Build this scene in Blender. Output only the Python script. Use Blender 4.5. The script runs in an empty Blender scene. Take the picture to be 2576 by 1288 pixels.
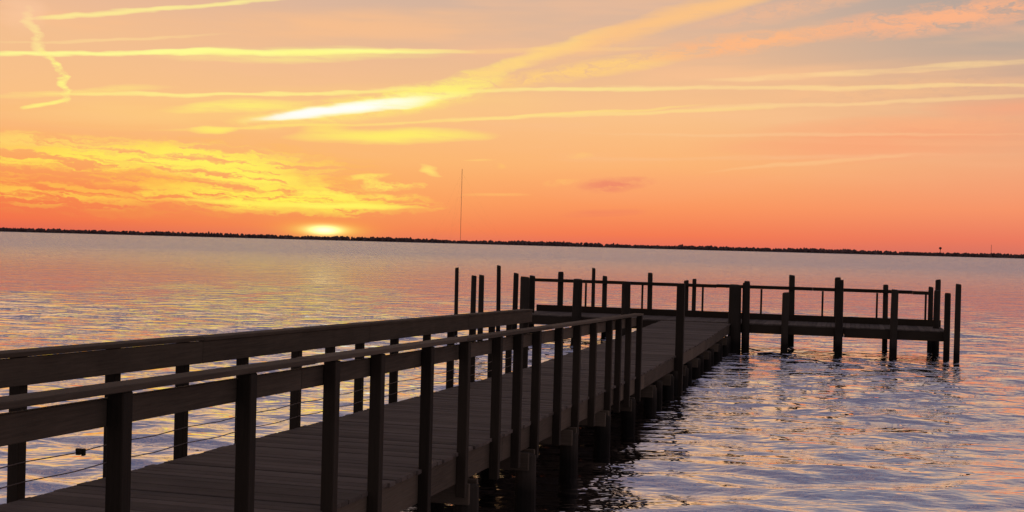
import bpy, math, random, bmesh
import numpy as np
from mathutils import Vector, Matrix, noise as mnoise
random.seed(7); rng=np.random.default_rng(7)
scene=bpy.context.scene
scene.view_settings.view_transform='Standard'; scene.view_settings.look='None'
scene.view_settings.exposure=0; scene.view_settings.gamma=1

def lin(c):
    return tuple(((v/255)/12.92 if v/255<=0.04045 else ((v/255+0.055)/1.055)**2.4) for v in c)+(1.0,)

# ------------------------------------------------------------------ camera
F=3250.0
roll=math.radians(1.51); pitch=math.atan(30/F)
fw=Vector((0,math.cos(pitch),-math.sin(pitch))); X=Vector((1,0,0)); U=X.cross(fw)
cr=X*math.cos(roll)+U*math.sin(roll); cu=-X*math.sin(roll)+U*math.cos(roll)
cam=bpy.data.cameras.new('camera'); co=bpy.data.objects.new('camera',cam)
scene.collection.objects.link(co)
m=Matrix((cr,cu,-fw)).transposed().to_4x4(); m.translation=Vector((0,0,3.0))
co.matrix_world=m
cam.sensor_width=36; cam.lens=36*F/2576; cam.clip_start=0.1; cam.clip_end=80000
scene.camera=co

# ------------------------------------------------------------------ sky (world)
w=bpy.data.worlds.new('World'); scene.world=w; w.use_nodes=True
nt=w.node_tree; nt.nodes.clear(); L=nt.links
def N(t,**k):
    n=nt.nodes.new(t)
    for a,b in k.items(): setattr(n,a,b)
    return n
def put(sock,v):
    if isinstance(v,bpy.types.NodeSocket): L.new(v,sock)
    else: sock.default_value=v
def M(op,a,b=None,c=None,clamp=False):
    n=N('ShaderNodeMath',operation=op); n.use_clamp=clamp
    put(n.inputs[0],a)
    if b is not None: put(n.inputs[1],b)
    if c is not None: put(n.inputs[2],c)
    return n.outputs[0]
def DOT(a,v):
    n=N('ShaderNodeVectorMath',operation='DOT_PRODUCT'); put(n.inputs[0],a); put(n.inputs[1],v); return n.outputs['Value']
def VM(op,a,b):
    n=N('ShaderNodeVectorMath',operation=op); put(n.inputs[0],a); put(n.inputs[1],b); return n.outputs[0]
def VADD(a,b): return VM('ADD',a,b)
def VMUL(a,b): return VM('MULTIPLY',a,b)
def VSUB(a,b): return VM('SUBTRACT',a,b)
def NOISE(vec,detail=4,rough=.55,color=False):
    n=N('ShaderNodeTexNoise'); put(n.inputs['Vector'],vec); n.inputs['Scale'].default_value=1
    n.inputs['Detail'].default_value=detail; n.inputs['Roughness'].default_value=rough
    return n.outputs['Color' if color else 'Fac']
def MIX(f,a,b):
    n=N('ShaderNodeMixRGB'); put(n.inputs[0],f); put(n.inputs[1],a); put(n.inputs[2],b); return n.outputs[0]
def MR(v,a,b,c=0,d=1,smooth=True):
    n=N('ShaderNodeMapRange'); n.interpolation_type='SMOOTHSTEP' if smooth else 'LINEAR'
    put(n.inputs[0],v)
    for i,q in enumerate((a,b,c,d)): n.inputs[i+1].default_value=q
    return n.outputs[0]
def RAMP(v,stops):
    n=N('ShaderNodeValToRGB'); put(n.inputs[0],v); e=n.color_ramp.elements
    while len(e)<len(stops): e.new(0.5)
    for i,(p,c) in enumerate(stops): e[i].position=p; e[i].color=lin(c)
    return n.outputs[0]
tc=N('ShaderNodeTexCoord'); sx=N('ShaderNodeSeparateXYZ'); L.new(tc.outputs['Generated'],sx.inputs[0])
A=M('MULTIPLY',M('ARCTAN2',sx.outputs[0],sx.outputs[1]),3.25)   # azimuth
E=M('MULTIPLY',M('ARCSINE',sx.outputs[2]),3.25)                 # elevation
cb=N('ShaderNodeCombineXYZ'); L.new(A,cb.inputs[0]); L.new(E,cb.inputs[1]); P0=cb.outputs[0]
Es=M('DIVIDE',E,2.0)
def st(l): return [(e/2,c) for e,c in l]
top=[(.85,(162,150,150)),(1.2,(124,124,141)),(1.9,(86,92,120))]
cen=RAMP(Es,st([(0,(228,110,90)),(.03,(244,122,82)),(.10,(251,150,95)),(.2,(252,180,116)),(.33,(250,194,136)),(.47,(233,186,148)),(.6,(214,180,158))]+top))
rig=RAMP(Es,st([(0,(212,114,98)),(.04,(234,122,95)),(.11,(246,148,105)),(.22,(243,170,126)),(.35,(224,172,139)),(.48,(188,167,152)),(.6,(172,161,154))]+top))
lef=RAMP(Es,st([(0,(222,102,84)),(.03,(243,114,74)),(.10,(249,136,78)),(.2,(252,176,104)),(.33,(250,193,134)),(.47,(243,191,144)),(.6,(234,184,152))]+top))
sky0=MIX(MR(A,-1.25,-.15),lef,cen); sky0=MIX(MR(A,.3,1.35),sky0,rig)
soft=NOISE(VMUL(P0,(1.6,13,1)),3,.6)
sky0=MIX(M('MULTIPLY',MR(soft,.45,.7),M('MULTIPLY',MR(E,.1,.4),.4)),sky0,lin((250,192,146)))
sky0=MIX(MR(M('ABSOLUTE',A),2.4,7.5),sky0,lin((142,130,135)))
def px(x,y):
    dx,dy=x-1288,y-644
    a=dx*math.cos(roll)+dy*math.sin(roll); b=-dx*math.sin(roll)+dy*math.cos(roll)
    u=a/F; v=(-30-b)/F
    az=math.atan(u); el=math.atan(v*math.cos(az))
    return az*3.25,el*3.25
warp=VMUL(VSUB(NOISE(VMUL(P0,(5,22,1)),3,.6,True),(.5,.5,.5)),(.10,.022,0))
P=VADD(P0,warp)
warp2=VMUL(VSUB(NOISE(VMUL(P0,(8,20,1)),4,.65,True),(.5,.5,.5)),(.26,.055,0))
PW=VADD(P0,warp2)
sh=N('ShaderNodeCombineXYZ'); L.new(DOT(PW,(5.0,0,0)),sh.inputs[0]); L.new(DOT(PW,(4.0,56,0)),sh.inputs[1])
fine=NOISE(VMUL(P0,(6,60,1)),4,.6)
puff=NOISE(sh.outputs[0],4,.62)
feath=NOISE(VMUL(PW,(14,40,1)),4,.65)
MODS=dict(fine=MR(fine,.28,.62,.35,1.0),fineh=MR(fine,.25,.5,.5,1),puff=MR(puff,.44,.58),puffb=MR(puff,.38,.53),
          soft=MR(soft,.3,.65,.2,1.0),feath=MR(feath,.32,.60,.10,1.0))
ST_=[]
def streak(x0,y0,x1,y1,hw,s,col,k=2,mod=None,big=False):
    a0,e0=px(x0,y0); a1,e1=px(x1,y1); h=hw/1000
    mg=(.14 if big else .06); me_=(.035 if big else .015)
    Ln=math.hypot(a1-a0,e1-e0); nx_=abs(e1-e0)/Ln*h; ny_=abs(a1-a0)/Ln*h
    bb=(min(a0,a1)-mg-nx_,max(a0,a1)+mg+nx_,min(e0,e1)-me_-ny_,max(e0,e1)+me_+ny_)
    ST_.append((a0,e0,a1,e1,h,s,col,k,mod,big,bb))
def apply(sky,q):
    a0,e0,a1,e1,h,s,col,k,mod,big,bb=q
    dx,dy=a1-a0,e1-e0; Ln=math.hypot(dx,dy); dx/=Ln; dy/=Ln
    ca,ce=(a0+a1)/2,(e0+e1)/2; qq=2/Ln; p=PW if big else P
    t=M('SUBTRACT',DOT(p,(dx*qq,dy*qq,0)),(ca*dx+ce*dy)*qq)
    d=M('SUBTRACT',DOT(p,(-dy/h,dx/h,0)),(-ca*dy+ce*dx)/h)
    t2=M('MULTIPLY',t,t)
    for _ in range(k-1): t2=M('MULTIPLY',t2,t2)
    v=M('SUBTRACT',M('SUBTRACT',1.0,M('MULTIPLY',d,d)),t2,clamp=True)
    v=M('MULTIPLY',v,s if mod is None else M('MULTIPLY',MODS[mod],s))
    return MIX(v,sky,lin(col))
Yl=(255,246,135); O=(255,206,138)
streak(-200,60,1500,45,50,.6,(252,192,138),1,'soft')
streak(500,170,1500,130,40,.35,(248,190,150),1,'soft')
streak(-100,280,1500,250,60,.6,(255,210,125),1,'soft')
streak(1300,300,2700,230,75,.5,(250,194,142),1,'soft')
streak(1500,200,2700,150,28,.6,(250,193,144),2,'soft')
streak(1700,370,2800,320,60,.65,(252,160,115),1,'soft')
streak(2300,275,2800,265,25,.6,(250,163,124),1,'soft')
streak(1350,480,2000,450,50,.3,(252,165,120),1,'soft')
streak(1700,250,2800,200,34,.5,(250,192,140),1,'feath')
streak(1900,330,2750,300,26,.45,(253,180,130),1,'feath')
streak(2000,60,2800,60,30,.35,(246,184,148),1,'feath')
# golden cloud field
streak(-300,345,560,372,26,1.0,(255,214,110),1,'puffb',True)
streak(-300,440,1000,445,105,.8,(255,188,80),1,'puff',True)
streak(-200,395,620,398,32,1.0,(255,226,92),1,'puff',True)
streak(180,382,880,428,46,1.0,(255,242,98),1,'puffb',True)
streak(430,425,840,465,32,1.0,(255,243,95),1,'puffb',True)
streak(300,478,1130,520,42,1.0,(255,243,85),1,'puffb',True)
streak(-200,470,420,520,32,.8,(255,205,82),1,'puff',True)
streak(740,475,930,500,14,1.0,(255,243,95),1,'feath',True)
streak(640,515,1070,521,11,1.0,(255,250,100),1)
streak(420,500,800,516,9,.9,(255,243,92),1)
streak(865,447,1010,437,9,.95,(255,228,105),1,'feath')
streak(880,470,1085,459,12,1.0,(255,234,105),1,'feath',True)
streak(905,485,1040,497,9,.9,(255,228,95),1,'feath',True)
streak(1045,414,1112,440,12,.9,(255,226,120),1,'fineh')
streak(-200,505,700,548,26,.5,(240,124,74),1,'puff')
# bright lit contrails
streak(-60,139,620,127,7,.9,(255,252,150),3)
streak(300,131,1200,125,9,1.0,(255,254,150),2)
streak(350,138,1150,132,22,.6,Yl,1,'fine')
streak(900,124,1700,122,7,.45,O,2)
streak(60,50,470,18,7,.8,(255,240,150),2)
streak(350,27,720,-3,6,.8,(255,240,150),2)
streak(-60,110,600,88,5,.5,(255,220,150),1)
streak(-60,248,460,215,11,.7,(255,226,130),1,'fine')
streak(100,236,1100,229,6,.85,(255,238,140),2)
streak(900,226,1800,221,6,.7,(255,234,145),2)
streak(1500,218,2800,209,6,.65,(255,218,150),2)
streak(400,274,800,262,19,.85,(255,240,120),1,'fine')
streak(460,329,600,324,10,.9,(255,238,110),1)
streak(350,328,1100,306,5,.6,(255,228,120),1)
streak(850,318,1800,262,5,.6,(255,226,130),2)
streak(1080,302,2000,266,6,.6,(255,224,140),2)
streak(1700,272,2800,232,6,.55,(255,214,150),2)
streak(1750,205,2750,142,9,.7,(255,216,152),2,'fine')
streak(1400,335,2700,335,5,.4,(252,204,150),1)
streak(1750,432,2350,385,6,.5,(253,200,140),1)
streak(1900,352,2700,362,10,.35,(252,185,135),1,'fine')
streak(1300,400,2600,385,7,.35,(250,195,145),1,'fine')
streak(1150,404,1260,404,3,.6,(255,205,120),1)
streak(1150,490,1350,488,7,.45,(255,195,110),1)
streak(1240,415,1262,425,8,.5,(255,195,110),1)
streak(1360,465,1450,455,10,.7,(255,190,110),1,'feath')
streak(1420,392,1500,392,8,.5,(255,200,120),1,'feath')
streak(700,345,1260,338,22,.95,(255,240,110),1,'fineh')
streak(750,330,900,318,14,.6,(255,232,110),1,'fine')
# plumes
streak(1020,260,1330,150,28,.85,(255,230,120),2,'feath')
streak(1150,207,1580,68,22,.9,(255,212,130),2,'fineh')
streak(1300,165,1700,60,34,.5,(253,196,135),1,'feath')
streak(1430,118,2050,-60,30,.9,(254,196,132),2,'fineh')
streak(1700,75,2300,-40,30,.55,(250,186,142),1,'feath')
streak(1130,228,1800,125,26,1.0,(255,206,128),1,'feath')
streak(1560,150,2200,65,30,1.0,(254,184,132),1,'feath')
streak(1950,95,2850,-25,42,1.0,(252,180,136),1,'feath')
streak(560,314,1240,226,38,.8,(255,238,118),1,'feath')
streak(880,268,1260,205,32,.75,(255,242,125),1,'feath')
streak(600,308,1190,232,20,1.0,(255,255,160),1)
streak(630,304,1110,245,17,1.0,(255,255,252),1,'fineh')
streak(650,302,920,270,12,1.0,(255,255,252),1)
# kinked trail on the left
streak(50,10,145,190,15,.7,(255,232,150),2,'feath')
streak(112,120,178,264,12,1.0,(255,246,135),2,'feath')
streak(60,274,182,252,6,.9,(255,242,130),2)
streak(0,0,120,60,60,.4,(255,205,165),1,'soft')
# mauve patches
streak(1440,470,1660,455,22,.7,(234,122,106),1,'feath')
streak(1400,540,1640,530,12,.4,(236,120,100),1,'fine')
def ell(x,y,wx,wy):
    a,e=px(x,y)
    p=VMUL(VSUB(P0,(a,e,0)),(1000/wx,1000/wy,0)); return M('EXPONENT',M('MULTIPLY',DOT(p,p),-1.0))
glowA=M('MULTIPLY',ell(800,480,480,140),.2)
glowB=M('MULTIPLY',ell(818,580,105,24),.65); glowC=ell(818,578,58,11); core=M('MULTIPLY',ell(816,579,34,10),1.1)
def bgshader(col):
    n=N('ShaderNodeBackground'); L.new(col,n.inputs[0]); n.inputs[1].default_value=1; return n.outputs[0]
def leaf(b):
    s=sky0
    for q in ST_:
        bb=q[-1]
        if bb[0]<b[1] and bb[1]>b[0] and bb[2]<b[3] and bb[3]>b[2]: s=apply(s,q)
    if b[2]<.5 and b[0]<.6: s=MIX(glowA,s,lin((255,208,95)))
    if b[2]<.15 and b[0]<0:
        s=MIX(glowB,s,lin((255,185,70))); s=MIX(glowC,s,lin((255,242,120)))
        mx=N('ShaderNodeMixRGB',blend_type='ADD'); mx.inputs[0].default_value=1; L.new(s,mx.inputs[1])
        cc=N('ShaderNodeCombineXYZ'); L.new(core,cc.inputs[0]); L.new(M('MULTIPLY',core,.85),cc.inputs[1]); L.new(M('MULTIPLY',core,.5),cc.inputs[2])
        L.new(cc.outputs[0],mx.inputs[2]); s=mx.outputs[0]
    return bgshader(s)
def sel(fac,a,b):
    n=N('ShaderNodeMixShader'); L.new(fac,n.inputs[0]); L.new(a,n.inputs[1]); L.new(b,n.inputs[2]); return n.outputs[0]
def split(b,cuts):
    if not cuts: return leaf(b)
    (ax,v),rest=cuts[0],cuts[1:]
    lo=list(b); hi=list(b)
    if ax=='A': lo[1]=v; hi[0]=v; sv=A
    else: lo[3]=v; hi[2]=v; sv=E
    return sel(M('GREATER_THAN',sv,v),split(lo,rest),split(hi,rest))
view=split([-2.1,2.1,-.02,.76],[('E',.30),('A',0.0)])
inside=M('MULTIPLY',M('LESS_THAN',M('ABSOLUTE',A),2.1),M('MULTIPLY',M('GREATER_THAN',E,-.02),M('LESS_THAN',E,.76)))
out=sel(inside,bgshader(sky0),view)
ow=N('ShaderNodeOutputWorld'); L.new(out,ow.inputs[0])
try: w.cycles.sampling_method='NONE'
except Exception as ex: print(ex)

sl=bpy.data.lights.new('sun','SUN'); sl.energy=.3; sl.angle=math.radians(.5); sl.color=(1,.5,.22)
so=bpy.data.objects.new('sun',sl); scene.collection.objects.link(so)
saz,sel_=math.radians(-8.2),math.radians(-.15)     # already sinking behind the far shore
sd=Vector((math.sin(saz)*math.cos(sel_),math.cos(saz)*math.cos(sel_),math.sin(sel_)))
so.rotation_euler=sd.to_track_quat('Z','Y').to_euler()

# ------------------------------------------------------------------ materials
def mat(name):
    m_=bpy.data.materials.new(name); m_.use_nodes=True; t=m_.node_tree
    b=t.nodes['Principled BSDF']; return m_,t,b
def mknoise(t,scale,stretch=(1,1,1),detail=4,rough=.55,src='Object',attr=None):
    tcn=t.nodes.new('ShaderNodeTexCoord'); mp=t.nodes.new('ShaderNodeMapping'); mp.inputs['Scale'].default_value=stretch
    n=t.nodes.new('ShaderNodeTexNoise'); n.inputs['Scale'].default_value=scale; n.inputs['Detail'].default_value=detail; n.inputs['Roughness'].default_value=rough
    if attr:
        a=t.nodes.new('ShaderNodeAttribute'); a.attribute_name=attr; t.links.new(a.outputs['Vector'],mp.inputs[0])
    else: t.links.new(tcn.outputs[src],mp.inputs[0])
    t.links.new(mp.outputs[0],n.inputs['Vector']); return n.outputs['Fac']
def tmath(t,op,a,b,clamp=False):
    n=t.nodes.new('ShaderNodeMath'); n.operation=op; n.use_clamp=clamp
    for i,v in enumerate((a,b)):
        if isinstance(v,bpy.types.NodeSocket): t.links.new(v,n.inputs[i])
        else: n.inputs[i].default_value=v
    return n.outputs[0]
def tmr(t,v,a,b,c,d):
    n=t.nodes.new('ShaderNodeMapRange'); t.links.new(v,n.inputs[0])
    for i,q in enumerate((a,b,c,d)): n.inputs[i+1].default_value=q
    return n.outputs[0]
def tramp(t,v,stops):
    n=t.nodes.new('ShaderNodeValToRGB'); t.links.new(v,n.inputs[0]); e=n.color_ramp.elements
    while len(e)<len(stops): e.new(.5)
    for i,(p,c) in enumerate(stops): e[i].position=p; e[i].color=c+(1,)
    return n.outputs[0]
def wood(name,dark,light,wet=False):
    m_,t,b=mat(name)
    g=mknoise(t,1,(3,70,70),5,.65,attr='grain')
    bl=mknoise(t,2.2,(1,1,1),4,.6)
    a=t.nodes.new('ShaderNodeAttribute'); a.attribute_name='shade'
    f=tmath(t,'ADD',tmath(t,'MULTIPLY',g,.55),tmath(t,'ADD',tmath(t,'MULTIPLY',bl,.35),tmath(t,'MULTIPLY',a.outputs['Fac'],.35)))
    c=tramp(t,f,[(.30,dark),(.62,tuple((x+y)/2 for x,y in zip(dark,light))),(.95,light)])
    if wet:
        geo=t.nodes.new('ShaderNodeNewGeometry'); s=t.nodes.new('ShaderNodeSeparateXYZ'); t.links.new(geo.outputs['Position'],s.inputs[0])
        zz=tmath(t,'ADD',s.outputs[2],tmath(t,'MULTIPLY',bl,-.25))
        wv=tmr(t,zz,.1,.3,.25,1)
        mm=t.nodes.new('ShaderNodeMixRGB'); mm.blend_type='MULTIPLY'; mm.inputs[0].default_value=1
        t.links.new(c,mm.inputs[1]); t.links.new(wv,mm.inputs[2]); c=mm.outputs[0]
    t.links.new(c,b.inputs['Base Color']); b.inputs['Roughness'].default_value=.85
    b.inputs['Specular IOR Level'].default_value=.2
    bp=t.nodes.new('ShaderNodeBump'); bp.inputs['Strength'].default_value=.5; bp.inputs['Distance'].default_value=.006
    t.links.new(g,bp.inputs['Height']); t.links.new(bp.outputs[0],b.inputs['Normal'])
    return m_
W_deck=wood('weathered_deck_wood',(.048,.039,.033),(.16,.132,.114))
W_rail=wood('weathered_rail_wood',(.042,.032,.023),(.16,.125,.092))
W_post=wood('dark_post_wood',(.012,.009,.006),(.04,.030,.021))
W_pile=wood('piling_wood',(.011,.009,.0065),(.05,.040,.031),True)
Mcab,t,b=mat('steel_cable'); b.inputs['Base Color'].default_value=(.12,.1,.09,1); b.inputs['Metallic'].default_value=.6; b.inputs['Roughness'].default_value=.5

# ------------------------------------------------------------------ pier builder
D=Vector((math.sin(math.radians(14.86)),math.cos(math.radians(14.86)),0)); R=Vector((D.y,-D.x,0))
def W(s,n,z): 
    v=D*s+R*n; return (v.x,v.y,z)
pier=bpy.data.objects.new('wooden_pier',None); scene.collection.objects.link(pier)
class B:
    def __init__(s): s.v=[];s.f=[];s.sh=[];s.g=[]
    def quadbox(s,pts,axis):
        o=len(s.v); sh=random.random(); off=random.random()*50
        for p in pts:
            s.v.append(W(*p)); q=[p[0],p[1],p[2]]
            q=[q[axis]]+[q[i] for i in range(3) if i!=axis]
            s.g.append((q[0]+off,q[1]+off,q[2])); s.sh.append(sh)
        for q in ((3,2,1,0),(4,5,6,7),(0,1,5,4),(1,2,6,5),(2,3,7,6),(3,0,4,7)): s.f.append([o+i for i in q])
    def box(s,s0,s1,n0,n1,z0,z1,z0b=None,z1b=None,axis=0):
        z0b=z0 if z0b is None else z0b; z1b=z1 if z1b is None else z1b
        s.quadbox([(s0,n0,z0),(s1,n0,z0b),(s1,n1,z0b),(s0,n1,z0),(s0,n0,z1),(s1,n0,z1b),(s1,n1,z1b),(s0,n1,z1)],axis)
    def cyl(s,S,n,z0,z1,r,seg=14,lean=(0,0),taper=.93):
        o=len(s.v); sh=random.random(); off=random.random()*50; ph=random.random()*6
        rings=[(0,1),(.35,.985),(.7,.96),(.985,taper),(1,taper*.9)]
        for k,(u,rr) in enumerate(rings):
            for i in range(seg):
                a=2*math.pi*i/seg; q=r*rr*(1+.05*math.sin(3*a+ph)+.03*math.sin(5*a+ph*2+k))
                z=z0+(z1-z0)*u+(.012*math.sin(a+ph) if u==1 else 0)
                s.v.append(W(S+q*math.cos(a)+lean[0]*u,n+q*math.sin(a)+lean[1]*u,z)); s.g.append((z+off,a*.15,off)); s.sh.append(sh)
        for k in range(len(rings)-1):
            for i in range(seg):
                j=(i+1)%seg; s.f.append([o+k*seg+i,o+k*seg+j,o+(k+1)*seg+j,o+(k+1)*seg+i][::-1])
        s.f.append([o+(len(rings)-1)*seg+i for i in range(seg)][::-1])
    def make(s,name,mt,parent=pier,bevel=0):
        me=bpy.data.meshes.new(name); me.from_pydata(s.v,[],s.f)
        a=me.attributes.new('shade','FLOAT','POINT'); a.data.foreach_set('value',s.sh)
        a=me.attributes.new('grain','FLOAT_VECTOR','POINT'); a.data.foreach_set('vector',np.array(s.g,dtype=np.float32).ravel())
        me.materials.append(mt); ob=bpy.data.objects.new(name,me); scene.collection.objects.link(ob)
        bm=bmesh.new(); bm.from_mesh(me); bmesh.ops.recalc_face_normals(bm,faces=bm.faces); bm.to_mesh(me); bm.free()
        if parent: ob.parent=parent
        if bevel:
            md=ob.modifiers.new('b','BEVEL'); md.width=bevel; md.segments=1; md.limit_method='ANGLE'
        return ob
CZ=3.0
def sag(s): return -.05*math.exp(-((s-31)/4.5)**2)
def hd(s): return CZ-2.2 + max(0,22-s)*.0225 + sag(s)
def rr_(s): return CZ-1.13+ (22-s)*.0236
def rl_(s): return CZ-1.16+ (22.6-s)*.0215
NR,NL=-3.55,-5.6
S0=-6; ST=39.2
b=B(); s=S0; bw=.14
while s<ST-bw:
    j=random.uniform(-.004,.004); jn=random.uniform(-.012,.012)
    b.box(s,s+bw-.008,NL-.02+jn,NR+.02+jn,hd(s)-.035+j,hd(s)+j,hd(s+bw)-.035+j,hd(s+bw)+j,axis=1); s+=bw
b.make('deck_boards',W_deck,bevel=.004)
b=B()
for n0 in (NR-.06,-4.58,NL+.02):
    s=S0
    while s<ST-.1:
        e=min(s+2.4,ST)
        if n0==NR-.06: b.box(s+.004,e-.004,n0,n0+.055,hd(s)-.30,hd(s)-.038,hd(e)-.30,hd(e)-.038)
        else: b.box(s+.004,e-.004,n0,n0+.05,hd(s)-.27,hd(s)-.038,hd(e)-.27,hd(e)-.038)
        s=e
ps=9.5-2.3*6
piles=[]
while ps<38.5: piles.append(ps); ps+=2.3
for q in piles: 
    b.box(q-.16,q-.11,NL-.15,NR+.10,hd(q)-.5,hd(q)-.302,axis=1); b.box(q+.11,q+.16,NL-.15,NR+.10,hd(q)-.5,hd(q)-.302,axis=1)
s=14.2
while s<38: b.box(s+.01,s+2.28,NL-.22,NL-.17,.12,.40); s+=2.3  # unseen boards, added to block sky glow from the reflection under the deck
b.make('stringers_and_blocker_boards',W_rail,bevel=.005)
b=B()
for q in piles:
    b.cyl(q,NR+.03,-.8,hd(q)-.31+random.uniform(-.05,.0),.125)
    b.cyl(q,NL-.03,-.8,hd(q)-.31,.125); b.cyl(q+.05,-4.6,-.8,hd(q)-.3,.12)
for q in piles[3:]:
    if q>22: b.cyl(q+1.15,NR+.0,-.8,hd(q)-.33,.10)
    if q>14: b.cyl(q+1.15,NL-.03,-.8,hd(q)-.33,.11)
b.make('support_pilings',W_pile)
rs=[-5.3,-4.1,-2.9,-1.7,-.5,.7,1.9,3.1,4.4,5.7,7.1,8.4,9.3,10.5,11.6,12.75,13.6,14.45,15.6,16.7,17.8,19.0,19.8,20.7,21.8]
ls=[-5.3,-4.1,-2.9,-1.7,-.5,.7,1.9,3.1,4.3,5.5,6.7,7.9,9.1,10.2,11.35,12.6,13.5,14.4,15.6,16.9,18.0,19.1,20.2,21.3,22.45]
b=B()
for q in rs: 
    d=random.uniform(-.006,.006)
    b.box(q-.046+d,q+.046+d,-3.555,-3.463,hd(q)-.42,rr_(q)-.038,axis=2)
for q in ls: b.box(q-.046,q+.046,-5.712,-5.62,hd(q)-.36,rl_(q)-.038,axis=2)
b.box(26.72,26.88,-3.545,-3.385,-.6,2.27,axis=2)
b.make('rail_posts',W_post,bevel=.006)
b=B()
def run(n0,n1,f,t0,t1,s0,s1,seg,g=.004):
    s=s0
    while s<s1-.01:
        e=min(s+seg,s1); dz=random.uniform(-.004,.004)
        b.box(s+g/2,e-g/2,n0,n1,f(s)-t1+dz,f(s)-t0+dz,f(e)-t1+dz,f(e)-t0+dz); s=e
run(-3.61,-3.455,rr_,0,.034,S0,21.9,3.5)
run(-3.597,-3.557,rr_,.072,.212,S0,21.86,3.5)
run(-5.755,-5.57,rl_,0,.036,S0,22.6,4.1)
run(-5.618,-5.58,rl_,.038,.235,S0,22.56,4.1)
b.make('handrails',W_rail,bevel=.005)
def tube(name,pts,r,mt,parent=pier):
    cu_=bpy.data.curves.new(name,'CURVE'); cu_.dimensions='3D'; cu_.bevel_depth=r; cu_.bevel_resolution=1
    for line in pts:
        sp=cu_.splines.new('POLY'); sp.points.add(len(line)-1)
        for i,p in enumerate(line): sp.points[i].co=(*p,1)
    cu_.materials.append(mt); ob=bpy.data.objects.new(name,cu_); scene.collection.objects.link(ob)
    if parent: ob.parent=parent
    return ob
lines=[]
for hh in (.12,.26):
    ln=[]
    for i in range(len(ls)-1):
        for u in (0,.5):
            q=ls[i]+(ls[i+1]-ls[i])*u; ln.append(W(q,-5.605,hd(q)+hh-(.015 if u else 0)))
    lines.append(ln)
tube('rail_cables',lines,.0045,Mcab)
b=B()
for i in range(7): 
    q=8.55+random.uniform(-.04,.04); b.box(q-.012,q+.015,-5.60+random.uniform(-.02,.02),-5.585+random.uniform(0,.02),hd(8.5)+.235+random.uniform(-.02,.02),hd(8.5)+.26+random.uniform(-.01,.02))
b.make('snagged_scrap',W_post)

# ---- T head
ZT=.815; SN,SF=39.2,41.55; TL,TR=-10.15,2.6
b=B(); n=TL
while n<TR-.1:
    b.box(SN+random.uniform(-.01,.01),SF,n,n+.132,ZT-.035,ZT+random.uniform(-.003,.003),axis=0); n+=.14
b.make('head_deck_boards',W_deck)
b=B()
def trun(s0,s1,z0,z1,a,e,seg=3.2):
    n=a
    while n<e-.01:
        q=min(n+seg,e); d=random.uniform(-.008,.008); b.box(s0,s1,n+.003,q-.003,z0+d,z1+d,axis=1); n=q
trun(SN-.06,SN-.01,ZT-.29,ZT-.04,TL,NL-.1); trun(SN-.06,SN-.01,ZT-.29,ZT-.04,NR+.1,TR)
trun(SF+.005,SF+.055,ZT-.25,ZT+.20,TL,TR)
trun(40.3,40.35,ZT-.27,ZT-.04,TL,TR)
b.box(SN,SF,TR+.003,TR+.05,ZT-.29,ZT-.04); b.box(SN,SF,TL-.05,TL-.003,ZT-.29,ZT-.04)
trun(41.56,41.66,CZ-1.22,CZ-1.115,TL-.1,2.25,3.0)
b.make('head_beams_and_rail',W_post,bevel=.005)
b=B()
near=[(-9.91,.165,1.99),(-8.26,.165,1.97),(-6.70,.155,1.95),(-3.41,.21,1.96),(-3.08,.13,2.02),(-1.95,.115,1.78),(-.39,.125,2.2),(1.14,.12,1.97),(2.62,.10,1.92)]
for n,r,z in near: b.cyl(SN-.16,n,-.9,z,r*.92,lean=(random.uniform(-.03,.03),random.uniform(-.03,.03)))
far=[(-9.38,.10,2.12),(-7.89,.085,2.03),(-6.39,.085,2.18),(-5.22,.085,1.98),(-4.98,.07,2.03),(-3.30,.10,2.01),(-1.88,.10,2.25),(-.47,.10,2.22),(.98,.085,2.04),(2.30,.08,2.02),(2.5,.085,2.25)]
for n,r,z in far: b.cyl(SF+.18,n,-.9,z,r,lean=(random.uniform(-.03,.03),random.uniform(-.03,.03)))
b.cyl(SN-.16,-5.45,-.9,.6,.13); b.cyl(SF-1,2.4,-.9,1.95,.09); b.cyl(40.3,-10,-.9,2.0,.1)
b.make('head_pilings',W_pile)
b=B()
for n in (-8.5,-6.63,-4.68,-2.83,-.94,.7,2.14): b.box(41.58,41.63,n-.03,n+.03,ZT+.19,CZ-1.22,axis=2)
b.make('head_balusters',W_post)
def moor(x,y,z,r):
    bb=B(); v=Vector((x,y,0)); bb.cyl(v.dot(D),v.dot(R),-1,z,r,lean=(random.uniform(-.04,.04),random.uniform(-.05,.05)))
    bb.make('mooring_piling',W_pile,parent=None)
for a in [(-1.76,42,2.19,.065),(-1.2,41,1.97,.09),(-.93,40,2.02,.088),(-.37,41,2.31,.07),(.12,41.2,2.08,.088),(2.8,44,2.26,.065),(12.63,36.5,2.2,.085)]: moor(*a)

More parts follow.
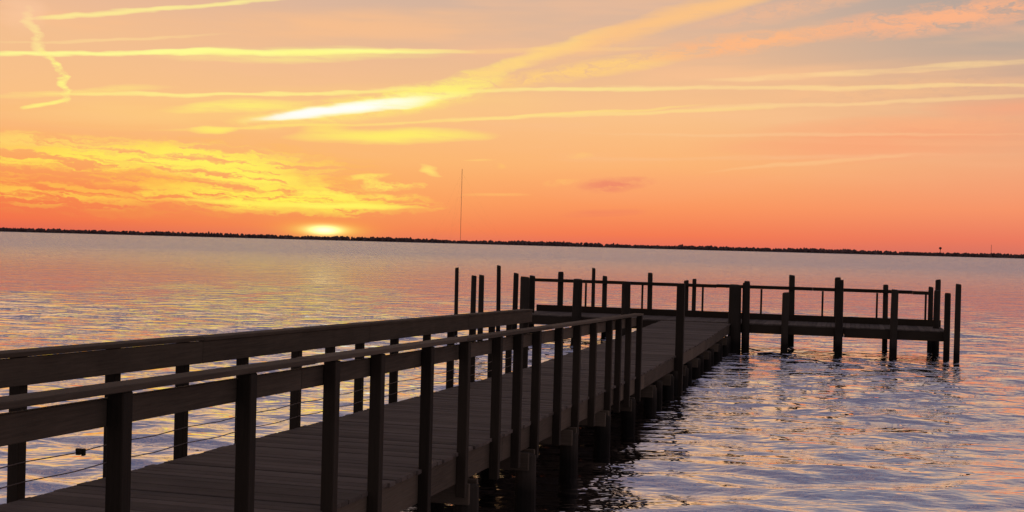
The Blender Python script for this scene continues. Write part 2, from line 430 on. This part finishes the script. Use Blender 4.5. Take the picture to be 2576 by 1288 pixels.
# ------------------------------------------------------------------ water
def spaced():
    r=[1.0]; 
    while r[-1]<5: r.append(r[-1]*1.03)
    while r[-1]<110: r.append(r[-1]*1.0052)
    while r[-1]<60000: r.append(r[-1]*1.06)
    return np.array(r)
rad=spaced(); az=np.radians(np.concatenate([np.arange(-180,-40,4.0),np.arange(-40,40,.2),np.arange(40,180,4.0)]))
nr,na=len(rad),len(az)
RR,AZ=np.meshgrid(rad,az,indexing='ij'); xs=RR*np.sin(AZ); ys=RR*np.cos(AZ); zs=np.zeros_like(xs)
sp=RR*.0052
wr=np.random.default_rng(3)
gust=.85+.35*np.sin(xs*.21+ys*.09+1)*np.sin(ys*.13-xs*.05)
lee=xs*R.x+ys*R.y; along=xs*D.x+ys*D.y          # calmer in the lee of the walkway
gust=gust*(1-.5*np.exp(-((lee+4.0)/2.0)**2)*(along<38))
for i in range(80):
    lam=.55*(4.5**(wr.random()**1.1)); k=2*math.pi/lam
    th=wr.normal(math.radians(86),math.radians(27)); slope=.0215
    amp=slope/k; fade=np.clip((lam/sp-3.2)/4,0,1)*np.clip((110-RR)/60,0,1)
    fade=np.where(np.abs(AZ)>math.radians(39.9),0,fade)
    ph=k*(xs*math.cos(th)+ys*math.sin(th))+wr.random()*6.28+.6*np.sin(xs*.35+wr.random()*6)+.5*np.sin(ys*.27+xs*.12+wr.random()*6)
    zs+=amp*fade*gust*np.sin(ph)
verts=np.stack([xs,ys,zs],-1).reshape(-1,3)
idx=np.arange(nr*na).reshape(nr,na); nx=np.roll(idx,-1,axis=1)
q=np.stack([idx[:-1],nx[:-1],nx[1:],idx[1:]],-1).reshape(-1,4)[:, ::-1]
me=bpy.data.meshes.new('water'); me.vertices.add(len(verts)+1)
verts=np.vstack([verts,[[0,0,0]]]); me.vertices.foreach_set('co',verts.astype(np.float32).ravel())
tri=np.stack([np.full(na,nr*na),idx[0],nx[0]],-1)[:, ::-1]
nl=len(q)*4+len(tri)*3; me.loops.add(nl); me.loops.foreach_set('vertex_index',np.concatenate([q.ravel(),tri.ravel()]).astype(np.int32))
me.polygons.add(len(q)+len(tri))
me.polygons.foreach_set('loop_start',np.concatenate([np.arange(len(q))*4,len(q)*4+np.arange(len(tri))*3]).astype(np.int32))
me.update(calc_edges=True); me.validate()
me.polygons.foreach_set('use_smooth',[True]*len(me.polygons))
print('normal z',me.polygons[1000].normal.z)
wo=bpy.data.objects.new('water',me); scene.collection.objects.link(wo)
mw=bpy.data.materials.new('water'); mw.use_nodes=True; t=mw.node_tree; t.nodes.clear()
cd=t.nodes.new('ShaderNodeNewGeometry'); ln=t.nodes.new('ShaderNodeVectorMath'); ln.operation='LENGTH'; t.links.new(cd.outputs['Position'],ln.inputs[0])
dist=ln.outputs['Value']
n1=mknoise(t,1.0,(.9,1.7,1),3,.5); n2=mknoise(t,1.0,(3.2,6.5,1),2,.5); n3=mknoise(t,1.0,(.30,.30,1),3,.6); n4=mknoise(t,1.0,(.06,.035,1),3,.6)
h1=tmath(t,'MULTIPLY',n1,tmr(t,dist,15,70,.05,.75)); h2=tmath(t,'MULTIPLY',n2,.014)
h3=tmath(t,'MULTIPLY',n3,tmr(t,dist,45,220,0,7.0)); h4=tmath(t,'MULTIPLY',n4,tmr(t,dist,150,800,0,55))
hgt=tmath(t,'ADD',tmath(t,'ADD',h1,h2),tmath(t,'ADD',h3,h4))
bp=t.nodes.new('ShaderNodeBump'); bp.inputs['Distance'].default_value=1.0; bp.inputs['Strength'].default_value=1
t.links.new(hgt,bp.inputs['Height'])
gl=t.nodes.new('ShaderNodeBsdfGlossy'); gl.inputs['Color'].default_value=(.90,.89,.92,1)
t.links.new(tmr(t,dist,30,300,.02,.27),gl.inputs['Roughness'])
df=t.nodes.new('ShaderNodeBsdfDiffuse'); df.inputs['Color'].default_value=(.03,.029,.033,1)
fr=t.nodes.new('ShaderNodeFresnel'); fr.inputs['IOR'].default_value=1.9
for nn in (gl,fr): t.links.new(bp.outputs[0],nn.inputs['Normal'])
ms=t.nodes.new('ShaderNodeMixShader'); t.links.new(fr.outputs[0],ms.inputs[0]); t.links.new(df.outputs[0],ms.inputs[1]); t.links.new(gl.outputs[0],ms.inputs[2])
mo=t.nodes.new('ShaderNodeOutputMaterial'); t.links.new(ms.outputs[0],mo.inputs[0])
me.materials.append(mw)

# ------------------------------------------------------------------ far shore
SH=3500
mt,t,b_=mat('haze_tinted_foliage'); nz=mknoise(t,.06,(1,1,1),3)
t.links.new(tramp(t,nz,[(.35,(.085,.054,.054)),(.65,(.15,.10,.095))]),b_.inputs['Base Color']); b_.inputs['Roughness'].default_value=1; b_.inputs['Specular IOR Level'].default_value=0  # distance haze is mixed into this base colour as a lighter mauve
bm=bmesh.new(); bmesh.ops.create_icosphere(bm,subdivisions=1,radius=1); iv=np.array([v.co[:] for v in bm.verts]); fi=np.array([[v.index for v in f.verts] for f in bm.faces]); bm.free()
vv=[];ff=[];o=0
def hprof(x): return 11.5+3.2*mnoise.noise(Vector((x*.004,0,0)))+2.5*mnoise.noise(Vector((x*.02,5,0)))
for i in range(5200):
    x=random.uniform(-4200,4200); dep=random.random(); y=SH+15+dep*160+90*mnoise.noise(Vector((x*.0008,9,0)))
    h=hprof(x)*random.uniform(.72,1.12); r=random.uniform(4,8)
    if random.random()<.05: h*=1.18; r*=.6
    for part in range(2):
        zc=h*(.62 if part else .35); rr=r*(.75 if part else 1.0)
        p=iv*np.array([rr,rr,h*.38])*(1+rng.uniform(-.25,.25,(len(iv),1)))+np.array([x+random.uniform(-2,2),y,zc])
        vv.append(p); ff.append(fi+o); o+=len(iv)
me=bpy.data.meshes.new('distant_treeline'); me.from_pydata(np.vstack(vv).tolist(),[],np.vstack(ff).tolist()); me.materials.append(mt)
ob=bpy.data.objects.new('distant_treeline',me); scene.collection.objects.link(ob)
ml,t,b_=mat('shore_ground'); nz=mknoise(t,.03,(1,1,1),3); t.links.new(tramp(t,nz,[(.3,(.07,.05,.05)),(.7,(.12,.085,.08))]),b_.inputs['Base Color']); b_.inputs['Roughness'].default_value=1
lv=[];lf=[]; xs_=np.linspace(-4600,4600,400)
for i,x in enumerate(xs_):
    y=SH+90*mnoise.noise(Vector((x*.0008,9,0)))
    lv+= [(x,y,-1),(x,y+8,1.6+.6*mnoise.noise(Vector((x*.01,2,1)))),(x,y+700,5),(x,y+900,-1)]
    if i: 
        a=(i-1)*4
        for k in range(3): lf.append([a+k,a+4+k,a+5+k,a+1+k])
me=bpy.data.meshes.new('land'); me.from_pydata(lv,[],lf); me.materials.append(ml)
ob=bpy.data.objects.new('land',me); scene.collection.objects.link(ob)
mm_,t,b_=mat('mast_steel'); nz=mknoise(t,.02); t.links.new(tramp(t,nz,[(.3,(.36,.13,.09)),(.7,(.45,.22,.16))]),b_.inputs['Base Color']); b_.inputs['Roughness'].default_value=.6
def mast(x,y,h,wd,r,guys=True):
    lines=[]; c=[(x+wd*math.cos(a),y+wd*math.sin(a)) for a in (0.5,2.6,4.7)]
    for p in c: lines.append([(*p,0),(*p,h)])
    n=int(h/(wd*2.6))
    for k in range(3):
        a,b2=c[k],c[(k+1)%3]; lines.append([((a if i%2 else b2)[0],(a if i%2 else b2)[1],h*i/n) for i in range(n+1)])
    ob=tube('radio_mast',lines,r,mm_,None)
    if guys:
        g=[]
        for f in (.33,.66,.95):
            for a in (.3,2.4,4.5): g.append([(x,y,h*f),(x+h*.6*math.cos(a),y+h*.6*math.sin(a),0)])
        tube('guy_wires',g,.04,mm_,ob)
mast(-143,3550,206,.9,.12); mast(1316,3550,36,.7,.14,False)
wt=bmesh.new()
prof=[(0,26),(1.5,25.8),(3.2,24.6),(4.0,22.8),(3.4,21),(1.6,19.6),(.8,18),(.7,4),(1.6,0)]
rings=[]
for r,z in prof: rings.append([wt.verts.new((1176+max(r,.01)*math.cos(a*math.pi/8),3550+max(r,.01)*math.sin(a*math.pi/8),z)) for a in range(16)])
for i in range(len(rings)-1):
    for a in range(16): wt.faces.new((rings[i][a],rings[i+1][a],rings[i+1][(a+1)%16],rings[i][(a+1)%16]))
bmesh.ops.recalc_face_normals(wt,faces=wt.faces)
me=bpy.data.meshes.new('water_tower'); wt.to_mesh(me); wt.free(); me.materials.append(mt); ob=bpy.data.objects.new('water_tower',me); scene.collection.objects.link(ob)
